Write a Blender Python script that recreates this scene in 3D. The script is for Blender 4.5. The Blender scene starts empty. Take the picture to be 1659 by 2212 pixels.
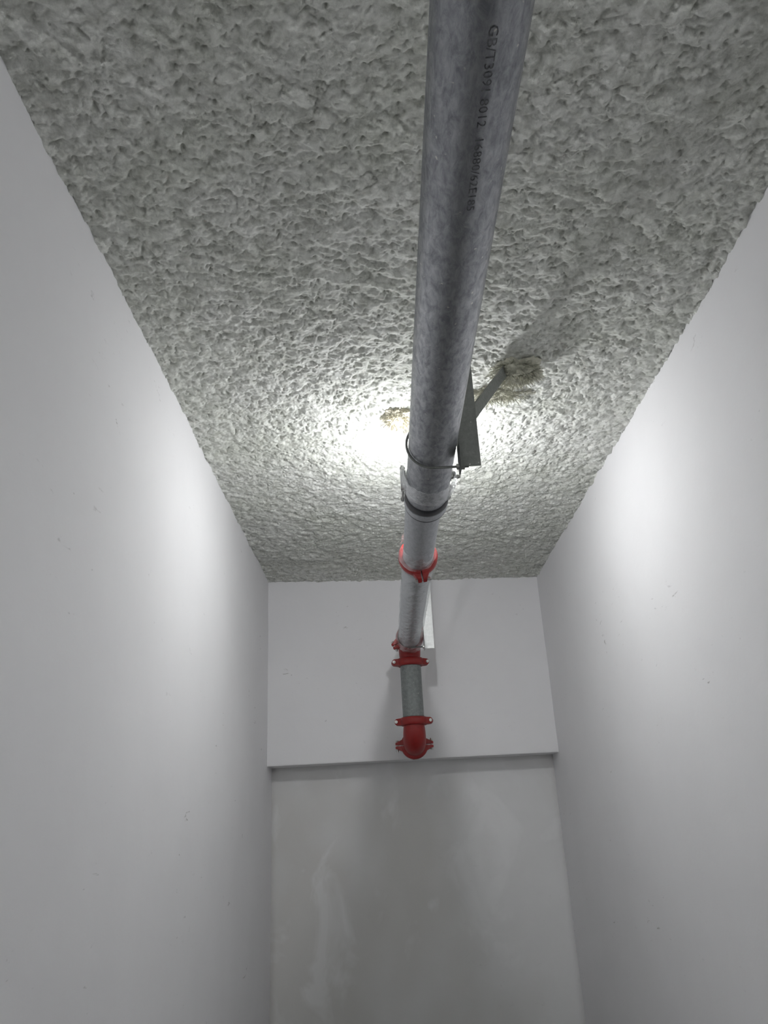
import bpy, bmesh, math, random
import numpy as np
from mathutils import Vector, Matrix

random.seed(7)
scene = bpy.context.scene
COL = scene.collection
CZ = 1.5                                   # eye height of the photographer

# ------------------------------------------------------------------ camera
cam_data = bpy.data.cameras.new('camera')
cam_data.sensor_fit = 'HORIZONTAL'
cam_data.sensor_width = 36.0
cam_data.lens = 36.0 * 1670.0 / 1659.0
cam_data.clip_start = 0.02
cam = bpy.data.objects.new('camera', cam_data)
COL.objects.link(cam)
R = ((0.99884111, 0.04691992, 0.0107216),
     (0.00750389, -0.37185935, 0.92825876),
     (-0.04754075, 0.92710256, 0.37178048))
m = Matrix.Identity(4)
for i in range(3):
    m[i][0] = R[i][0]; m[i][1] = R[i][1]; m[i][2] = -R[i][2]
m[2][3] = CZ
cam.matrix_world = m
scene.camera = cam

# ------------------------------------------------------------------ world / exposure
world = bpy.data.worlds.new('world')
scene.world = world
world.use_nodes = True
world.node_tree.nodes['Background'].inputs[0].default_value = (0.5, 0.52, 0.55, 1)
world.node_tree.nodes['Background'].inputs[1].default_value = 0.02
vs = scene.view_settings
vs.view_transform = 'Standard'
vs.look = 'None'
vs.exposure = 0.0
vs.gamma = 1.0
vs.use_curve_mapping = False
LAMP_POS = (0.205, 3.30, CZ + 1.44)
LAMP_STRENGTH = 530.0
FILL_LAMP = 1400.0  # strength of the added out-of-view bulb that lifts the fill light

# ------------------------------------------------------------------ room measures
D = 5.75                                   # beam face at the far end
XL, XR = -0.855, 1.222
BACK = -3.6                                # wall behind the photographer
BEAM_Z = CZ + 0.404
BEAM_T = 0.225
def ceil_z(x):                             # sprayed layer a little thicker on the right
    t = (x - XL) / (XR - XL)
    return CZ + 1.768 + (1.706 - 1.768) * t

# ------------------------------------------------------------------ materials
def new_mat(name):
    mt = bpy.data.materials.new(name); mt.use_nodes = True
    nt = mt.node_tree; b = nt.nodes['Principled BSDF']
    return mt, nt, b
def node(nt, typ, **kw):
    n = nt.nodes.new(typ)
    for k, v in kw.items():
        setattr(n, k, v)
    return n
def noise(nt, scale, detail=4, rough=0.55, vec=None, dist=0.0):
    n = node(nt, 'ShaderNodeTexNoise')
    n.inputs['Scale'].default_value = scale
    n.inputs['Detail'].default_value = detail
    n.inputs['Roughness'].default_value = rough
    n.inputs['Distortion'].default_value = dist
    if vec is not None: nt.links.new(vec, n.inputs['Vector'])
    return n
def ramp(nt, fac, stops):
    r = node(nt, 'ShaderNodeValToRGB')
    el = r.color_ramp.elements
    el[0].position, el[0].color = stops[0][0], (*stops[0][1], 1)
    el[1].position, el[1].color = stops[1][0], (*stops[1][1], 1)
    for p, c in stops[2:]:
        e = el.new(p); e.color = (*c, 1)
    nt.links.new(fac, r.inputs['Fac'])
    return r
def objvec(nt, scale=(1, 1, 1)):
    t = node(nt, 'ShaderNodeTexCoord'); mp = node(nt, 'ShaderNodeMapping')
    mp.inputs['Scale'].default_value = scale
    nt.links.new(t.outputs['Object'], mp.inputs['Vector'])
    return mp.outputs['Vector']
def mixc(nt, fac, a, b, mode='MIX'):
    mx = node(nt, 'ShaderNodeMix', data_type='RGBA', blend_type=mode)
    for s, v in (('Factor', fac), ('A', a), ('B', b)):
        inp = [i for i in mx.inputs if i.name == s and (i.type == 'RGBA' or (s == 'Factor' and i.type == 'VALUE'))][0]
        if isinstance(v, (int, float)): inp.default_value = v
        elif isinstance(v, tuple): inp.default_value = (*v, 1)
        else: nt.links.new(v, inp)
    return [o for o in mx.outputs if o.type == 'RGBA'][0]
def bump(nt, b, h, strength, dist, prev=None):
    bp = node(nt, 'ShaderNodeBump')
    bp.inputs['Strength'].default_value = strength
    bp.inputs['Distance'].default_value = dist
    nt.links.new(h, bp.inputs['Height'])
    if prev is not None: nt.links.new(prev, bp.inputs['Normal'])
    nt.links.new(bp.outputs['Normal'], b.inputs['Normal'])
    return bp.outputs['Normal']

def plaster(name, base, tint, stain_amt, patches=False):
    mt, nt, b = new_mat(name)
    v = objvec(nt)
    n1 = noise(nt, 1.3, 5, 0.6, v)
    c = ramp(nt, n1.outputs['Fac'], [(0.35, tint), (0.65, base)]).outputs['Color']
    # small scuffs and trowel nicks, drawn out along the wall
    vs_ = objvec(nt, (1, 0.6, 2.2))
    n2 = noise(nt, 16, 3, 0.7, vs_, 0.6)
    n3 = noise(nt, 2.1, 2, 0.5, v)
    s = ramp(nt, n2.outputs['Fac'], [(0.665, (0, 0, 0)), (0.74, (1, 1, 1))])
    s3 = ramp(nt, n3.outputs['Fac'], [(0.50, (0, 0, 0)), (0.68, (1, 1, 1))])
    mu = node(nt, 'ShaderNodeMath', operation='MULTIPLY')
    nt.links.new(s.outputs['Color'], mu.inputs[0]); nt.links.new(s3.outputs['Color'], mu.inputs[1])
    mu2 = node(nt, 'ShaderNodeMath', operation='MULTIPLY')
    nt.links.new(mu.outputs[0], mu2.inputs[0]); mu2.inputs[1].default_value = stain_amt
    c = mixc(nt, mu2.outputs[0], c, (0.38, 0.37, 0.36))
    if patches:
        vp = objvec(nt, (1.0, 1, 0.7))
        n4 = noise(nt, 2.6, 4, 0.55, vp, 0.8)
        p = ramp(nt, n4.outputs['Fac'], [(0.55, (0, 0, 0)), (0.66, (1, 1, 1))])
        n5 = noise(nt, 1.1, 3, 0.5, vp)
        p5 = ramp(nt, n5.outputs['Fac'], [(0.45, (0, 0, 0)), (0.62, (1, 1, 1))])
        c = mixc(nt, p5.outputs['Color'], c, (0.72, 0.71, 0.69))
        m4 = node(nt, 'ShaderNodeMath', operation='MULTIPLY')
        nt.links.new(p.outputs['Color'], m4.inputs[0]); m4.inputs[1].default_value = 0.6
        c = mixc(nt, m4.outputs[0], c, (0.89, 0.89, 0.89))
    nt.links.new(c, b.inputs['Base Color'])
    b.inputs['Roughness'].default_value = 0.75
    b.inputs['Specular IOR Level'].default_value = 0.25
    nb = noise(nt, 9, 6, 0.6, v)
    p1 = bump(nt, b, nb.outputs['Fac'], 0.25, 0.006)
    nb2 = noise(nt, 120, 3, 0.6, v)
    bump(nt, b, nb2.outputs['Fac'], 0.12, 0.001, p1)
    return mt
M = {}
M['plaster'] = plaster('white_plaster', (0.885, 0.88, 0.89), (0.855, 0.85, 0.86), 0.85)
M['plaster_low'] = plaster('patched_plaster', (0.85, 0.85, 0.85), (0.80, 0.80, 0.795), 0.25, True)

def wool_mat(name, a, b_, c_):
    mt, nt, b = new_mat(name)
    v = objvec(nt)
    n1 = noise(nt, 26, 6, 0.65, v, 0.4)
    n2 = noise(nt, 2.2, 4, 0.6, v)
    col = ramp(nt, n1.outputs['Fac'], [(0.33, b_), (0.6, a)]).outputs['Color']
    f2 = ramp(nt, n2.outputs['Fac'], [(0.40, (0, 0, 0)), (0.70, (1, 1, 1))])
    col = mixc(nt, f2.outputs['Color'], col, c_, 'MULTIPLY')
    nt.links.new(col, b.inputs['Base Color'])
    b.inputs['Roughness'].default_value = 0.95
    b.inputs['Specular IOR Level'].default_value = 0.05
    n3 = noise(nt, 150, 5, 0.7, v, 0.5)
    bump(nt, b, n3.outputs['Fac'], 0.8, 0.004)
    return mt
M['wool'] = wool_mat('sprayed_mineral_wool', (0.86, 0.87, 0.825), (0.54, 0.55, 0.50), (0.92, 0.93, 0.90))
M['wool_tuft'] = wool_mat('loose_mineral_wool', (0.66, 0.65, 0.56), (0.48, 0.48, 0.40), (0.88, 0.88, 0.84))

M['wool_pale'] = wool_mat('pale_mineral_wool', (0.80, 0.77, 0.66), (0.60, 0.57, 0.46), (0.9, 0.89, 0.84))
def galv(name, a, b_, rough=0.42, metal=0.75, streak=True):
    mt, nt, b = new_mat(name)
    v = objvec(nt, (1, 0.42, 1) if streak else (1, 1, 1))
    n1 = noise(nt, 60, 6, 0.72, v, 0.5)
    col = ramp(nt, n1.outputs['Fac'], [(0.34, b_), (0.64, a)]).outputs['Color']
    # dried white splashes
    v2 = objvec(nt)
    n2 = noise(nt, 55, 2, 0.5, v2)
    sp = ramp(nt, n2.outputs['Fac'], [(0.70, (0, 0, 0)), (0.76, (1, 1, 1))])
    col = mixc(nt, sp.outputs['Color'], col, (0.62, 0.62, 0.58))
    nt.links.new(col, b.inputs['Base Color'])
    b.inputs['Metallic'].default_value = metal
    rr = ramp(nt, n1.outputs['Fac'], [(0.3, (rough + .14,) * 3), (0.7, (rough - .06,) * 3)])
    nt.links.new(rr.outputs['Color'], b.inputs['Roughness'])
    n3 = noise(nt, 30, 4, 0.6, v)
    bump(nt, b, n3.outputs['Fac'], 0.12, 0.002)
    return mt
M['galv'] = galv('galvanised_pipe', (0.43, 0.44, 0.46), (0.23, 0.24, 0.26), 0.38)
M['galv2'] = galv('galvanised_pipe_clean', (0.50, 0.515, 0.535), (0.40, 0.415, 0.435), 0.45, 0.65)
M['galv_dull'] = galv('dull_galvanised_pipe', (0.32, 0.34, 0.335), (0.24, 0.26, 0.255), 0.5, 0.5)
M['steel_plate'] = galv('lit_bracket_steel', (0.74, 0.75, 0.74), (0.64, 0.65, 0.64), 0.45, 0.35, False)  # lamp-lit brightness of the far bracket put into the colour; clamp shares it
M['shaded_steel'] = galv('shaded_bracket_steel', (0.215, 0.225, 0.21), (0.17, 0.18, 0.165), 0.55, 0.3, False)  # bracket steel again, with the near bracket's shade put into the colour
M['bolt'] = galv('zinc_bolt', (0.62, 0.62, 0.60), (0.50, 0.50, 0.48), 0.3, 0.9, False)

def paint(name, col, rough):
    mt, nt, b = new_mat(name)
    v = objvec(nt)
    n = noise(nt, 35, 4, 0.6, v)
    c = ramp(nt, n.outputs['Fac'], [(0.3, tuple(x * .8 for x in col)), (0.7, col)])
    nt.links.new(c.outputs['Color'], b.inputs['Base Color'])
    b.inputs['Roughness'].default_value = rough
    bump(nt, b, n.outputs['Fac'], 0.15, 0.002)
    return mt
M['red'] = paint('red_paint', (0.36, 0.022, 0.020), 0.42)
M['rubber'] = paint('black_rubber', (0.022, 0.022, 0.026), 0.5)
M['ink'] = galv('worn_black_ink', (0.22, 0.225, 0.235), (0.05, 0.052, 0.055), 0.5, 0.5, False)
M['white_plastic'] = paint('white_plastic', (0.75, 0.75, 0.73), 0.4)

def film_mat():
    mt = bpy.data.materials.new('clear_plastic_film'); mt.use_nodes = True
    nt = mt.node_tree; nt.nodes.clear()
    out = node(nt, 'ShaderNodeOutputMaterial')
    tr = node(nt, 'ShaderNodeBsdfTransparent'); tr.inputs[0].default_value = (0.95, 0.96, 0.96, 1)
    gl = node(nt, 'ShaderNodeBsdfGlossy'); gl.inputs['Roughness'].default_value = 0.10
    gl.inputs['Color'].default_value = (0.95, 0.96, 0.97, 1)
    fr = node(nt, 'ShaderNodeFresnel'); fr.inputs['IOR'].default_value = 1.5
    mx = node(nt, 'ShaderNodeMixShader')
    v = objvec(nt, (1, 2.6, 1))
    n = noise(nt, 22, 4, 0.6, v, 1.2)
    bp = node(nt, 'ShaderNodeBump'); bp.inputs['Strength'].default_value = 0.8; bp.inputs['Distance'].default_value = 0.012
    nt.links.new(n.outputs['Fac'], bp.inputs['Height'])
    nt.links.new(bp.outputs['Normal'], gl.inputs['Normal'])
    fm = node(nt, 'ShaderNodeMath', operation='MULTIPLY'); fm.inputs[1].default_value = 0.42
    nt.links.new(fr.outputs[0], fm.inputs[0]); nt.links.new(fm.outputs[0], mx.inputs[0]); nt.links.new(tr.outputs[0], mx.inputs[1]); nt.links.new(gl.outputs[0], mx.inputs[2])
    nt.links.new(mx.outputs[0], out.inputs['Surface'])
    return mt
M['film'] = film_mat()

def glow_mat(name, strength):
    mt, nt, b = new_mat(name)
    b.inputs['Base Color'].default_value = (0.9, 0.9, 0.9, 1)
    v = objvec(nt); n = noise(nt, 5, 1, 0.5, v)
    c = ramp(nt, n.outputs['Fac'], [(0, (0.965, 0.975, 1.0)), (1, (0.975, 0.985, 1.0))])
    nt.links.new(c.outputs['Color'], b.inputs['Emission Color'])
    b.inputs['Emission Strength'].default_value = strength
    return mt
M['glow'] = glow_mat('lit_lamp_globe', LAMP_STRENGTH)
M['glow_fill'] = glow_mat('fill_lamp_globe', FILL_LAMP)
mt, nt, b = new_mat('concrete_floor')
n = noise(nt, 6, 6, 0.6, objvec(nt))
c = ramp(nt, n.outputs['Fac'], [(0.3, (0.15, 0.15, 0.145)), (0.7, (0.24, 0.235, 0.23))])
nt.links.new(c.outputs['Color'], b.inputs['Base Color']); b.inputs['Roughness'].default_value = 0.8
bump(nt, b, n.outputs['Fac'], 0.2, 0.004)
M['floor'] = mt

# ------------------------------------------------------------------ helpers
def link_mesh(name, me, mat, parent=None, smooth=False, loc=None, rot=None):
    o = bpy.data.objects.new(name, me)
    COL.objects.link(o)
    if mat is not None: me.materials.append(M[mat])
    if parent is not None: o.parent = parent
    if loc is not None: o.location = loc
    if rot is not None: o.rotation_euler = rot
    if smooth:
        me.polygons.foreach_set('use_smooth', [True] * len(me.polygons))
    return o
def from_bm(name, bm, mat, parent=None, smooth=False, loc=None, rot=None, sharp=35):
    bmesh.ops.recalc_face_normals(bm, faces=bm.faces)
    me = bpy.data.meshes.new(name); bm.to_mesh(me); bm.free()
    o = link_mesh(name, me, mat, parent, smooth, loc, rot)
    if smooth and sharp:
        me.set_sharp_from_angle(angle=math.radians(sharp))
    return o
def thing(name, label, cat, loc=(0, 0, 0), mat3=None, group=None):
    o = bpy.data.objects.new(name, None); COL.objects.link(o)
    o.empty_display_size = 0.05
    if mat3 is not None:
        mm = mat3.to_4x4(); mm.translation = Vector(loc); o.matrix_world = mm
    else:
        o.location = loc
    return tag(o, label, cat, group)
def tag(o, label, cat, group=None):
    o['label'] = label; o['category'] = cat
    if group: o['group'] = group
    return o
def struct(o, label=None, cat=None):
    o['kind'] = 'structure'
    if label: o['label'] = label
    if cat: o['category'] = cat
    return o
def bm_box(bm, c, s, mat=None):
    r = bmesh.ops.create_cube(bm, size=1.0)
    mm = Matrix.Translation(Vector(c)) @ (mat.to_4x4() if mat else Matrix.Identity(4)) @ Matrix.Diagonal((*s, 1))
    bmesh.ops.transform(bm, matrix=mm, verts=r['verts'])
    return r['verts']
def bevel_all(bm, w, seg=2):
    bmesh.ops.bevel(bm, geom=list(bm.edges), offset=w, segments=seg, affect='EDGES', clamp_overlap=True)
def frame_to(d):
    d = Vector(d).normalized()
    up = Vector((0, 0, 1)) if abs(d.z) < .95 else Vector((0, 1, 0))
    x = up.cross(d).normalized(); y = d.cross(x)
    return Matrix((x, y, d)).transposed()
def bm_cyl(bm, a, b_, r, seg=24, r2=None):
    a = Vector(a); b_ = Vector(b_); d = b_ - a
    q = bmesh.ops.create_cone(bm, cap_ends=True, segments=seg, radius1=r, radius2=r if r2 is None else r2, depth=d.length)
    mm = Matrix.Translation((a + b_) / 2) @ frame_to(d).to_4x4()
    bmesh.ops.transform(bm, matrix=mm, verts=q['verts'])
def bm_sweep(bm, path, prof_fn, seg, closed_ends=True):
    """path: list of (point, frame 3x3); prof_fn(i) -> list of 2-D ring points"""
    rings = []
    for i, (p, fr) in enumerate(path):
        rings.append([bm.verts.new(Vector(p) + fr @ Vector((u, w_, 0))) for u, w_ in prof_fn(i)])
    n = len(rings[0])
    for i in range(len(rings) - 1):
        for k in range(n):
            bm.faces.new((rings[i][k], rings[i][(k + 1) % n], rings[i + 1][(k + 1) % n], rings[i + 1][k]))
    if closed_ends:
        bm.faces.new(rings[0]); bm.faces.new(rings[-1][::-1])
def circle(r, n):
    return [(r * math.cos(2 * math.pi * k / n), r * math.sin(2 * math.pi * k / n)) for k in range(n)]
def bm_tube(bm, pts, r, seg=10):
    pts = [Vector(p) for p in pts]; path = []
    prev = None
    for i, p in enumerate(pts):
        d = (pts[min(i + 1, len(pts) - 1)] - pts[max(i - 1, 0)]).normalized()
        if prev is None: fr = frame_to(d)
        else:
            x = prev.col[0] - d * prev.col[0].dot(d); x.normalize()
            fr = Matrix((x, d.cross(x), d)).transposed()
        path.append((p, fr)); prev = fr
    bm_sweep(bm, path, lambda i: circle(r, seg), seg)
def bm_lathe(bm, prof, axis=2, seg=40, close=True):
    """prof: list of (radius, height); revolve about local Z"""
    rings = []
    for (r, h) in prof:
        rings.append([bm.verts.new((r * math.cos(2 * math.pi * k / seg), r * math.sin(2 * math.pi * k / seg), h)) for k in range(seg)])
    for i in range(len(rings) - 1):
        for k in range(seg):
            bm.faces.new((rings[i][k], rings[i][(k + 1) % seg], rings[i + 1][(k + 1) % seg], rings[i + 1][k]))
    if close:
        if prof[0][0] > 1e-5: bm.faces.new(rings[0][::-1])
        if prof[-1][0] > 1e-5: bm.faces.new(rings[-1])

# value noise in numpy (smooth cubic fade), several octaves
class VNoise:
    def __init__(s, seed): s.t = np.random.RandomState(seed).rand(256, 256).astype(np.float32)
    def __call__(s, x, y):
        xi = np.floor(x).astype(int); yi = np.floor(y).astype(int)
        fx = (x - xi).astype(np.float32); fy = (y - yi).astype(np.float32)
        fx = fx * fx * fx * (fx * (fx * 6 - 15) + 10); fy = fy * fy * fy * (fy * (fy * 6 - 15) + 10)
        a = s.t[xi & 255, yi & 255]; b_ = s.t[(xi + 1) & 255, yi & 255]
        c = s.t[xi & 255, (yi + 1) & 255]; d = s.t[(xi + 1) & 255, (yi + 1) & 255]
        return (a * (1 - fx) + b_ * fx) * (1 - fy) + (c * (1 - fx) + d * fx) * fy
def fbm(x, y, seed, octv=3, gain=0.5):
    out = 0; amp = 1; tot = 0
    for o in range(octv):
        ca, sa = math.cos(0.6 * o + seed), math.sin(0.6 * o + seed)
        out = out + amp * VNoise(seed * 13 + o)(x * ca - y * sa + 31.7 * o, x * sa + y * ca + 17.3 * o)
        tot += amp; amp *= gain; x = x * 2.03; y = y * 2.03
    return out / tot

def grid_object(name, P, mat, thick_dir=None, flip=False):
    """P: array (n, m, 3) of points -> grid mesh object"""
    n, mm_ = P.shape[:2]
    me = bpy.data.meshes.new(name)
    idx = np.arange(n * mm_).reshape(n, mm_)
    q = np.stack([idx[:-1, :-1], idx[1:, :-1], idx[1:, 1:], idx[:-1, 1:]], -1).reshape(-1, 4)
    if flip: q = q[:, ::-1]
    me.vertices.add(n * mm_); me.vertices.foreach_set('co', P.reshape(-1).astype(np.float32))
    me.loops.add(q.size); me.loops.foreach_set('vertex_index', q.reshape(-1).astype(np.int32))
    me.polygons.add(len(q))
    me.polygons.foreach_set('loop_start', (np.arange(len(q)) * 4).astype(np.int32))
    me.polygons.foreach_set('use_smooth', np.ones(len(q), dtype=bool))
    me.update(calc_edges=True)
    return link_mesh(name, me, mat)

# ------------------------------------------------------------------ the setting
def wall_grid(name, axis, pos, a0, a1, z0, z1, mat, seed, out):
    na, nz = max(2, int((a1 - a0) / .06)), max(2, int((z1 - z0) / .06))
    a, z = np.meshgrid(np.linspace(a0, a1, na), np.linspace(z0, z1, nz), indexing='ij')
    d = (fbm(a * 1.6, z * 1.2, seed, 3) - 0.5) * 0.010 + (fbm(a * 4.5, z * .5, seed + 1, 2) - .5) * .006
    P = np.zeros(a.shape + (3,))
    if axis == 'x': P[..., 0] = pos + d; P[..., 1] = a
    else: P[..., 1] = pos + d; P[..., 0] = a
    P[..., 2] = z
    flip = (axis == 'x') == (out > 0)
    o = grid_object(name, P, mat, flip=flip)
    sol = o.modifiers.new('thickness', 'SOLIDIFY'); sol.thickness = 0.12; sol.offset = -1
    return struct(o)
TOPZ = CZ + 1.86
struct(wall_grid('wall_left', 'x', XL, BACK - .1, D + BEAM_T + .12, 0, TOPZ, 'plaster', 3, -1), 'smooth white plastered wall left of the pipe', 'wall')
struct(wall_grid('wall_right', 'x', XR, BACK - .1, D + BEAM_T + .12, 0, TOPZ, 'plaster', 5, 1), 'smooth white plastered wall right of the pipe', 'wall')
struct(wall_grid('wall_back', 'y', D + BEAM_T, XL - .02, XR + .02, 0, BEAM_Z + .1, 'plaster_low', 8, 1), 'patched grey-white end wall below the beam', 'wall')
struct(wall_grid('wall_front', 'y', BACK, XL - .02, XR + .02, 0, TOPZ, 'plaster', 9, -1), 'white plastered wall behind the viewer', 'wall')
# beam over the end wall
bm = bmesh.new()
vsx = bm_box(bm, ((XL + XR) / 2, D + (BEAM_T + .1) / 2, (BEAM_Z + TOPZ) / 2), (XR - XL + .1, BEAM_T + .1, TOPZ - BEAM_Z))
bmesh.ops.bevel(bm, geom=[e for e in bm.edges if all(abs(v.co.z - BEAM_Z) < .01 and abs(v.co.y - D) < .01 for v in e.verts)], offset=0.004, segments=2, affect='EDGES')
struct(from_bm('trim_1', bm, 'plaster'), 'white plastered beam across the top of the end wall', 'beam')
bm = bmesh.new()
bm_box(bm, ((XL + XR) / 2, (BACK + D) / 2, -0.06), (XR - XL + .5, D - BACK + .7, 0.12))
struct(from_bm('floor', bm, 'floor'), 'grey concrete floor below the pipe', 'floor')

# sprayed mineral wool ceiling: lumps, pits and trowel ridges as real relief
xs = np.linspace(XL - .02, XR + .02, 580)
ys = np.concatenate([np.arange(BACK - .03, 1.0, .03), np.arange(1.0, D + .03, .0037)])
X, Y = np.meshgrid(xs, ys, indexing='ij')
wx = X + 0.022 * (fbm(X * 16, Y * 16, 21, 2) - .5); wy = Y + 0.022 * (fbm(X * 16, Y * 16, 22, 2) - .5)
h = 0.026 * (fbm(X * 2.2, Y * 2.2, 1, 3) - .5)
h += 0.010 * (fbm(wx * 13, wy * 15, 2, 2, .5) - .5)
h += 0.023 * (fbm(wx * 26, wy * 26, 4, 4, .62) - .5)
rid = 1 - np.abs(2 * fbm(wx * 30, wy * 30, 5, 3, .6) - 1)
h += 0.0030 * (rid ** 2 - .5)
pit = fbm(wx * 55, wy * 55, 6, 2)
h -= 0.014 * np.clip(pit - .61, 0, 1) * 3
h += 0.0030 * (fbm(X * 125, Y * 125, 7, 2) - .5)
# a few shallow raking ridges left by the spray passes
r2 = 1 - np.abs(2 * fbm(wx * 1.6 + wy * .5, wy * 5 - wx * 2.5, 11, 2) - 1)
h += 0.005 * np.clip(r2 - .86, 0, 1) / .14
edge = np.minimum(X - XL, XR - X); edge = np.minimum(edge, D - Y)
h += 0.010 * np.exp(-np.clip(edge, 0, 1) / .03) * 1.6 * (fbm(X * 26, Y * 26, 15, 2) - .35)
t = (X - XL) / (XR - XL)
Z = CZ + 1.768 + (1.706 - 1.768) * t - h
ceiling = grid_object('ceiling', np.stack([X, Y, Z], -1), 'wool', flip=True)
struct(ceiling, 'rough grey sprayed mineral wool ceiling', 'ceiling')
del X, Y, Z, h, rid, pit, wx, wy, r2, edge

# ------------------------------------------------------------------ pipes
AX1 = Vector((0.198, 0, CZ + 1.153)); R1 = 0.0795
AX2 = Vector((0.189, 0, CZ + 1.150)); R2 = 0.0715
RISER_Y = 5.33; CE = 0.14
Z_LOW = CZ + 0.475
def pipe(name, label, a, b_, r, mat, wall=.005, seg=72):
    """hollow pipe between two points, with the rolled groove near each end"""
    a = Vector(a); b_ = Vector(b_); L = (b_ - a).length
    g = min(.02, L * .1)
    prof = [(r - wall, 0), (r, 0), (r, g), (r - .002, g + .001), (r - .002, g + .008), (r, g + .009),
            (r, L - g - .009), (r - .002, L - g - .008), (r - .002, L - g - .001), (r, L - g), (r, L), (r - wall, L), (r - wall, 0)]
    nmid = max(2, int(L / .4)); mid = [(r, g + .009 + (L - 2 * g - .018) * k / nmid) for k in range(1, nmid)]
    prof = prof[:6] + mid + prof[6:]
    bm = bmesh.new(); bm_lathe(bm, prof, seg=seg, close=False)
    bmesh.ops.remove_doubles(bm, verts=bm.verts, dist=1e-5)
    rot = frame_to(b_ - a)
    for v in bm.verts: v.co = rot @ v.co
    o = from_bm(name, bm, mat, None, True, a)
    return tag(o, label, 'pipe')
P1 = pipe('steel_pipe', 'long thick galvanised pipe with stencilled lettering nearest the viewer', AX1 + Vector((0, BACK + .01, 0)), AX1 + Vector((0, 2.755, 0)), R1, 'galv')
P2 = pipe('steel_pipe', 'short bare grey pipe between black-ringed collar and first red coupling', AX2 + Vector((0, 2.757, 0)), AX2 + Vector((0, 3.457, 0)), R2, 'galv2')
P3 = pipe('steel_pipe', 'grey pipe wrapped in crinkled clear film near the end wall', AX2 + Vector((0, 3.463, 0)), AX2 + Vector((0, RISER_Y - CE - .002, 0)), R2, 'galv2')
P4 = pipe('steel_pipe', 'short vertical grey pipe hanging between two red elbows', (AX2.x, RISER_Y, Z_LOW + CE + .002), (AX2.x, RISER_Y, AX2.z - CE - .002), R2, 'galv_dull')
P5 = pipe('steel_pipe', 'pipe stub entering the white beam behind the lowest red elbow', (AX2.x, RISER_Y + CE + .002, Z_LOW), (AX2.x, D + .06, Z_LOW), R2, 'galv_dull')

# stencilled lettering along the underside of the first pipe
def stencil(txt, y0, adv, size, th0):
    cu = bpy.data.curves.new('lettering', 'FONT'); cu.body = txt; cu.size = size
    cu.space_character = 1.0; cu.resolution_u = 2
    to = bpy.data.objects.new('tmp_lettering', cu); COL.objects.link(to)
    dg = bpy.context.evaluated_depsgraph_get()
    me = bpy.data.meshes.new_from_object(to.evaluated_get(dg))
    bpy.data.objects.remove(to); bpy.data.curves.remove(cu)
    xs_ = [v.co.x for v in me.vertices]; w_ = max(xs_) - min(xs_)
    sc = adv * len(txt) / w_
    rr = R1 + .0006
    for v in me.vertices:
        th = th0 + v.co.y / rr
        v.co = (rr * math.sin(th), y0 + v.co.x * sc - P1.location.y, -rr * math.cos(th))
    o = link_mesh('stencilled_lettering', me, 'ink', P1)
    o['label'] = 'black stencilled lettering'
    return o
stencil('GB/T3091', 0.785, .0138, .022, .02)
stencil('8012', 0.91, .0138, .022, .02)
stencil('16880/62E185', 0.985, .0138, .022, .02)

# ------------------------------------------------------------------ bolts
def hexprism(bm, c, axis, r, h):
    bm_cyl(bm, Vector(c) - Vector(axis) * h / 2, Vector(c) + Vector(axis) * h / 2, r, 6)
def bolt_obj(name, parent, a, b_, r=.006, head=.011):
    """bolt from a (head) to b (free end) with a nut"""
    a = Vector(a); b_ = Vector(b_); d = (b_ - a).normalized()
    bm = bmesh.new()
    bm_cyl(bm, a, b_, r, 12)
    hexprism(bm, a, d, head, .010)
    o = from_bm(name, bm, 'bolt', parent, True)
    bm = bmesh.new(); hexprism(bm, b_ - d * .012, d, head * .95, .010)
    from_bm('nut', bm, 'bolt', o, True)
    return o

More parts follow.
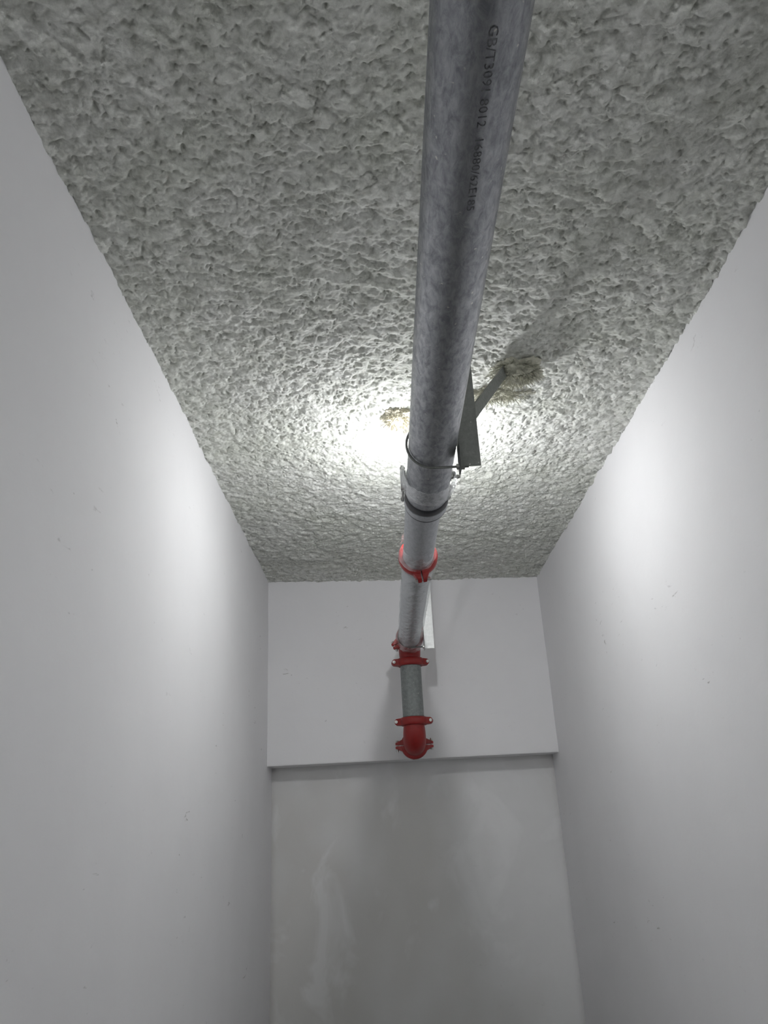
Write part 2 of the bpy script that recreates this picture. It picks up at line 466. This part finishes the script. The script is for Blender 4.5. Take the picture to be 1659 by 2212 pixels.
# ------------------------------------------------------------------ red grooved couplings
def coupling(label, loc, axis, ear, r, spread=.127, width=.052):
    """two-piece housing: local Y = pipe axis, local X = ears, local Z = bolt direction"""
    y = Vector(axis).normalized(); x = Vector(ear).normalized(); z = x.cross(y)
    root = thing('pipe_coupling', label, 'coupling', loc, Matrix((x, y, z)).transposed(), 'red grooved couplings')
    Ro = r * 1.30; Ri = r * 1.004
    w2 = width / 2
    prof = [(Ri, -w2), (Ro * .90, -w2), (Ro * .97, -w2 * .8), (Ro, -w2 * .35), (Ro, w2 * .35), (Ro * .97, w2 * .8), (Ro * .90, w2), (Ri, w2)]
    for s in (1, -1):
        bm = bmesh.new()
        n = 28; gap = .035
        rings = []
        for k in range(n + 1):
            a = gap + (math.pi - 2 * gap) * k / n
            rings.append([bm.verts.new((q * math.cos(a), h_, s * q * math.sin(a))) for q, h_ in prof])
        for k in range(n):
            for j in range(len(prof)):
                j2 = (j + 1) % len(prof)
                bm.faces.new((rings[k][j], rings[k][j2], rings[k + 1][j2], rings[k + 1][j]))
        bm.faces.new(rings[0]); bm.faces.new(rings[-1][::-1])
        o = from_bm('housing_half', bm, 'red', root, True, sharp=50)
        for e in (1, -1):
            bm = bmesh.new()
            # tapered bolt pad: wide at the ring, rounded outwards
            x0, x1 = Ro * .86, spread
            pts = [(x0, -w2 * .85), (x1 - .014, -w2 * .8), (x1 - .004, -w2 * .45), (x1, 0), (x1 - .004, w2 * .45), (x1 - .014, w2 * .8), (x0, w2 * .85)]
            lo = [bm.verts.new((e * px, py, s * .0035)) for px, py in pts]
            hi = [bm.verts.new((e * px, py, s * (.021 if px > Ro else .040))) for px, py in pts]
            bm.faces.new(lo); bm.faces.new(hi[::-1])
            for k in range(len(pts)):
                k2 = (k + 1) % len(pts)
                bm.faces.new((lo[k], lo[k2], hi[k2], hi[k]))
            bmesh.ops.recalc_face_normals(bm, faces=bm.faces)
            bmesh.ops.bevel(bm, geom=list(bm.edges), offset=.0022, segments=2, affect='EDGES')
            from_bm('bolt_pad', bm, 'red', o, True)
    bx = (Ro + spread) / 2 + .004
    for e in (1, -1):
        bolt_obj('bolt', root, (e * bx, 0, -.028 * e), (e * bx, 0, .042 * e), .0065, .0115)
    return root
cD = coupling('red coupling below the lamp, where the bare and the film-wrapped pipe meet', (AX2.x, 3.46, AX2.z), (0, 1, 0), (math.sin(.12), 0, -math.cos(.12)), R2)
cE = coupling('red coupling at the far end of the film-wrapped pipe, ears tilted', (AX2.x, RISER_Y - CE, AX2.z), (0, 1, 0), (-math.cos(.45), 0, -math.sin(.45)), R2, spread=.132)
cF = coupling('red coupling on top of the short vertical pipe', (AX2.x, RISER_Y, AX2.z - CE), (0, 0, 1), (1, .1, 0), R2, spread=.13)
cG = coupling('red coupling at the bottom of the short vertical pipe', (AX2.x, RISER_Y, Z_LOW + CE), (0, 0, 1), (1, -.12, 0), R2, spread=.13)
cH = coupling('red coupling behind the lowest elbow, close to the white beam', (AX2.x, RISER_Y + CE, Z_LOW), (0, 1, 0), (1, 0, 0), R2, spread=.13)

# ------------------------------------------------------------------ red elbows
def elbow(label, pa, corner, pb, r):
    pa, corner, pb = Vector(pa), Vector(corner), Vector(pb)
    da = (pa - corner).normalized(); db = (pb - corner).normalized()
    rad = .105
    c = corner + da * rad + db * rad
    pts = [pa, pa * .4 + (corner + da * rad) * .6]
    for k in range(15):
        a = math.pi / 2 * k / 14
        pts.append(c - db * rad * math.cos(a) - da * rad * math.sin(a))
    pts += [pb * .4 + (corner + db * rad) * .6, pb]
    bm = bmesh.new()
    org = corner
    rr = [r, r] + [r * (1 + .07 * math.sin(math.pi * k / 14)) for k in range(15)] + [r, r]
    path = []; nrm = da.cross(db)
    for i, p in enumerate(pts):
        d = (pts[min(i + 1, len(pts) - 1)] - pts[max(i - 1, 0)]).normalized()
        path.append((p - org, Matrix((nrm, d.cross(nrm), d)).transposed()))
    bm_sweep(bm, path, lambda i: circle(rr[i], 40), 40)
    o = from_bm('pipe_elbow', bm, 'red', None, True, org, sharp=50)
    return tag(o, label, 'elbow', 'red pipe elbows')
elbow('red elbow turning the film-wrapped pipe down into the short vertical pipe', (AX2.x, RISER_Y - CE + .002, AX2.z), (AX2.x, RISER_Y, AX2.z), (AX2.x, RISER_Y, AX2.z - CE + .002), R2)
elbow('lowest red elbow, turning the vertical pipe into the white beam', (AX2.x, RISER_Y, Z_LOW + CE - .002), (AX2.x, RISER_Y, Z_LOW), (AX2.x, RISER_Y + CE - .002, Z_LOW), R2)

# ------------------------------------------------------------------ collar with black ring where the thick pipe ends
col = thing('joint_collar', 'grey joint collar with a black rubber ring at the end of the thick pipe', 'collar', (AX1.x, 2.755, AX1.z), Matrix(((1, 0, 0), (0, 0, 1), (0, -1, 0))))
bm = bmesh.new()
bm_lathe(bm, [(R1 + .0005, -.062), (R1 + .004, -.058), (R1 + .0055, -.045), (R1 + .0055, -.028), (R1 + .004, -.014), (R1 + .0005, -.010)], seg=64, close=False)
from_bm('rubber_ring', bm, 'rubber', col, True, sharp=0)
bm = bmesh.new()
bm_lathe(bm, [(R1 + .001, -.010), (R1 + .0058, -.009), (R1 + .0062, .018), (R1 + .0058, .034), (R1 - .004, .036), (R1 - .004, .030), (R1 - .004, -.004), (R1 + .001, -.010)], seg=64, close=False)
from_bm('steel_lip', bm, 'galv2', col, True)
bm = bmesh.new()
bm_lathe(bm, [(R2 + .001, .0365), (R1 + .0045, .0365), (R1 + .005, .044), (R1 + .003, .050), (R2 + .001, .052)], seg=64, close=False)
from_bm('rubber_seal', bm, 'rubber', col, True)
for s in (-1, 1):
    bolt_obj('bolt', col, (s * (R1 + .011), -.012, .03), (s * (R1 + .011), -.012, -.075), .0045, .009)

# ------------------------------------------------------------------ two-sided pipe clamp with lugs
cl = thing('pipe_clamp', 'grey clamp with protruding bolt and lug just past the near bracket', 'clamp', (AX1.x, 2.57, AX1.z))
bm = bmesh.new()
n = 30
rings = []
for k in range(n + 1):
    a = -.10 + (math.pi + .20) * k / n
    rings.append([bm.verts.new((q * math.cos(a), y_, q * math.sin(a))) for q, y_ in ((R1 + .0004, -.016), (R1 + .004, -.016), (R1 + .004, .016), (R1 + .0004, .016))])
for k in range(n):
    for j in range(4): bm.faces.new((rings[k][j], rings[k][(j + 1) % 4], rings[k + 1][(j + 1) % 4], rings[k + 1][j]))
bm.faces.new(rings[0]); bm.faces.new(rings[-1][::-1])
from_bm('band', bm, 'steel_plate', cl, True)
bm = bmesh.new(); bm_box(bm, (-(R1 + .013), 0, .004), (.020, .030, .062)); bevel_all(bm, .004)
from_bm('lug', bm, 'steel_plate', cl, True)
bolt_obj('bolt', cl, (-(R1 + .014), 0, -.034), (-(R1 + .014), 0, .055), .006, .011)
bm = bmesh.new(); bm_box(bm, (R1 + .012, 0, .012), (.018, .026, .014)); bevel_all(bm, .003)
from_bm('lug', bm, 'steel_plate', cl, True)
bolt_obj('bolt', cl, (R1 + .004, -.004, .0), (R1 + .036, -.004, .0), .006, .009)

# ------------------------------------------------------------------ hanging brackets
def bracket(label, y, steel, brace=None):
    x0, x1 = AX1.x + R1 + .004, 0.347
    zb = CZ + 1.052
    zt = ceil_z(.31) + .03
    root = thing('pipe_bracket', label, 'bracket', (x0, y, zb))
    O = Vector((x0, y, zb))
    bm = bmesh.new()      # angle iron: one leg faces the viewer, the other lies along the pipe
    T = .005; W = x1 - x0; L = .07; H = zt - zb
    sec = [(0, 0), (W, 0), (W, T), (T + .004, T), (T, T + .004), (T, L), (0, L)]
    lo = [bm.verts.new((a, b_, 0)) for a, b_ in sec]; hi = [bm.verts.new((a, b_, H)) for a, b_ in sec]
    bm.faces.new(lo[::-1]); bm.faces.new(hi)
    for k in range(len(sec)):
        k2 = (k + 1) % len(sec); bm.faces.new((lo[k], lo[k2], hi[k2], hi[k]))
    bmesh.ops.recalc_face_normals(bm, faces=bm.faces)
    bmesh.ops.bevel(bm, geom=list(bm.edges), offset=.0008, segments=1, affect='EDGES')
    from_bm('angle_upright', bm, steel, root)
    # U-bolt lying on its side around the pipe
    ax = (AX1 if y < 2.75 else AX2); r = (R1 if y < 2.75 else R2) + .0065
    yy = .036
    c = Vector((ax.x, y + yy, ax.z)) - O
    xe = .030
    pts = [Vector((xe, yy, c.z - r))]
    for k in range(25):
        a = -math.pi / 2 - math.pi * k / 24
        pts.append(c + Vector((r * math.cos(a), 0, r * math.sin(a))))
    pts.append(Vector((xe, yy, c.z + r)))
    bm = bmesh.new(); bm_tube(bm, pts, .0042, 10)
    u = from_bm('u_bolt', bm, 'shaded_steel', root, True)
    for s in (-1, 1):
        bm = bmesh.new(); hexprism(bm, (T + .006, yy, c.z + s * r), (1, 0, 0), .011, .010)
        from_bm('nut', bm, 'bolt', u, True)
        bm = bmesh.new(); hexprism(bm, (-.006, yy, c.z + s * r), (1, 0, 0), .011, .009)
        from_bm('nut', bm, 'bolt', u, True)
    if brace:
        a, b_ = (Vector(p) - O for p in brace)
        bm = bmesh.new()
        d = b_ - a
        # L-shaped brace section
        fx = frame_to(d)
        sec = [(-.022, -.003), (.022, -.003), (.022, .003), (-.016, .003), (-.016, .040), (-.022, .040)]
        r0 = [bm.verts.new(a + fx @ Vector((p, q, 0))) for p, q in sec]; r1 = [bm.verts.new(b_ + fx @ Vector((p, q, 0))) for p, q in sec]
        bm.faces.new(r0); bm.faces.new(r1[::-1])
        for k in range(len(sec)):
            k2 = (k + 1) % len(sec); bm.faces.new((r0[k], r0[k2], r1[k2], r1[k]))
        from_bm('diagonal_brace', bm, steel, root)
    return root
bracket('shade-toned steel hanging bracket with a diagonal brace beside the thick pipe', 2.26, 'shaded_steel',
        ((.326, 2.300, CZ + 1.235), (.562, 2.765, CZ + 1.705)))
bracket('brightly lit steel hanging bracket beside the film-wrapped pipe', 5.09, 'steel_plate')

# ------------------------------------------------------------------ crinkled clear film
def film(label, y0, y1, prof, cx, cz, seed, n=72):
    ny = int((y1 - y0) / .012)
    ys_ = np.linspace(y0, y1, ny); th = np.linspace(0, 2 * np.pi, n + 1)
    TH, YY = np.meshgrid(th, ys_, indexing='ij')
    base = np.interp(YY, [p[0] for p in prof], [p[1] for p in prof])
    cxn, syn = np.cos(TH) * 3 + 40, np.sin(TH) * 3 + 40
    w1 = fbm(cxn + YY * 9, syn + YY * 14, seed, 3) - .5
    w2 = 1 - np.abs(2 * fbm(cxn * .8 + YY * 21, syn * .8 - YY * 6, seed + 3, 2) - 1)
    rr = base + np.maximum(.010 * w1 + .005 * (w2 - .6), -.003)
    P = np.stack([rr * np.sin(TH), YY - y0, -rr * np.cos(TH)], -1)
    o = grid_object('plastic_film', P, 'film')
    o.location = (cx, y0, cz)
    return tag(o, label, 'plastic film')
film('crinkled clear plastic film wrapped around the far pipe up to the elbow', 3.515, 5.20,
     [(3.515, .088), (3.535, .083), (3.57, R2 + .006), (4.9, R2 + .007), (5.13, R2 + .009), (5.16, .096), (5.20, .100)], AX2.x + .003, AX2.z, 31)
film('short clear film sleeve hanging just before the first red coupling', 3.27, 3.425,
     [(3.27, R2 + .004), (3.34, R2 + .006), (3.40, R2 + .012), (3.425, R2 + .017)], AX2.x - .006, AX2.z + .006, 41)

film('loose clear film around the grey clamp past the near bracket', 2.50, 2.625,
     [(2.50, R1 + .010), (2.54, R1 + .022), (2.59, R1 + .022), (2.625, R1 + .010)], AX1.x, AX1.z, 51)

# ------------------------------------------------------------------ loose wool clumps on the ceiling
def clump(label, loc, size, seed, fibres, mat='wool_tuft'):
    root = thing('wool_clump', label, 'insulation', loc)
    bm = bmesh.new(); bmesh.ops.create_icosphere(bm, subdivisions=5, radius=1)
    from mathutils import noise as mn
    off = Vector((seed * 7.1, seed * 3.3, 0))
    for v in bm.verts:
        p = v.co.copy()
        k = 1 + .45 * mn.noise(p * 1.6 + off) + .30 * mn.noise(p * 4 + off) + .16 * mn.noise(p * 10 + off) + .07 * mn.noise(p * 24 + off)
        v.co = Vector((p.x * size[0], p.y * size[1], p.z * size[2])) * k
    from_bm('wool_body', bm, mat, root, True, sharp=0)
    rnd = random.Random(seed); bm = bmesh.new()
    for i in range(fibres):
        a = rnd.uniform(0, 2 * math.pi); e = rnd.uniform(-1.2, .1)
        d = Vector((math.cos(a) * math.cos(e), math.sin(a) * math.cos(e), math.sin(e)))
        p = Vector((d.x * size[0], d.y * size[1], d.z * size[2])) * .85
        t_ = (d + Vector((rnd.uniform(-1, 1), rnd.uniform(-1, 1), rnd.uniform(-.6, .3)))).normalized()
        ln = rnd.uniform(.012, .04); wd = rnd.uniform(.0006, .0016)
        side = t_.cross(Vector((rnd.uniform(-1, 1), rnd.uniform(-1, 1), rnd.uniform(-1, 1)))).normalized() * wd
        bend = Vector((rnd.uniform(-1, 1), rnd.uniform(-1, 1), rnd.uniform(-1, .4))) * ln * .35
        q = [p, p + t_ * ln * .5 + bend * .4, p + t_ * ln + bend]
        vv = [[bm.verts.new(x - side), bm.verts.new(x + side)] for x in q]
        for k in range(2): bm.faces.new((vv[k][0], vv[k][1], vv[k + 1][1], vv[k + 1][0]))
    f = from_bm('wool_fibres', bm, mat, root)
    f['kind'] = 'stuff'
    return root
clump('shaggy wool clump around the top of the diagonal brace', (.60, 2.735, ceil_z(.60) - .032), (.095, .070, .045), 3, 1400)
clump('flat grey-green wool patch on the ceiling right of the pipe', (.54, 2.97, ceil_z(.54) + .002), (.16, .06, .022), 9, 800)
clump('small yellowish wool clump left of the pipe in the lamp glare', (.125, 3.17, ceil_z(.125) - .004), (.065, .085, .024), 5, 500, 'wool_pale')

# ------------------------------------------------------------------ the lamp above the pipe and the added fill bulb
def ceiling_lamp(label, pos, glow):
    lamp = thing('ceiling_lamp', label, 'lamp', pos, None, 'ceiling bulbs')
    bm = bmesh.new()
    prof = [(0.0, -.034)]
    for k in range(1, 14):
        a = -math.pi / 2 + (math.pi * .78) * k / 13
        prof.append((.034 * math.cos(a), .034 * math.sin(a)))
    prof += [(.020, .034), (.0185, .042)]
    bm_lathe(bm, [(max(r, .0005), h_) for r, h_ in prof], seg=24)
    from_bm('globe', bm, glow, lamp, True, sharp=0)
    bm = bmesh.new()
    ctop = ceil_z(pos[0]) - pos[2]
    bm_lathe(bm, [(.0186, .040), (.021, .050), (.021, .095), (.024, .098), (.024, ctop - .035)], seg=24)
    from_bm('socket', bm, 'white_plastic', lamp, True)
    bm = bmesh.new()
    bm_lathe(bm, [(.024, ctop - .036), (.052, ctop - .034), (.055, ctop - .028), (.055, ctop + .02)], seg=32)
    from_bm('base', bm, 'white_plastic', lamp, True)
ceiling_lamp('lit white bulb lamp on the ceiling hidden above the pipe', LAMP_POS, 'glow')
ceiling_lamp('added unseen fill bulb on the ceiling behind the viewer', (LAMP_POS[0], -2.5, LAMP_POS[2]), 'glow_fill')  # extra bulb put out of view to brighten the corridor
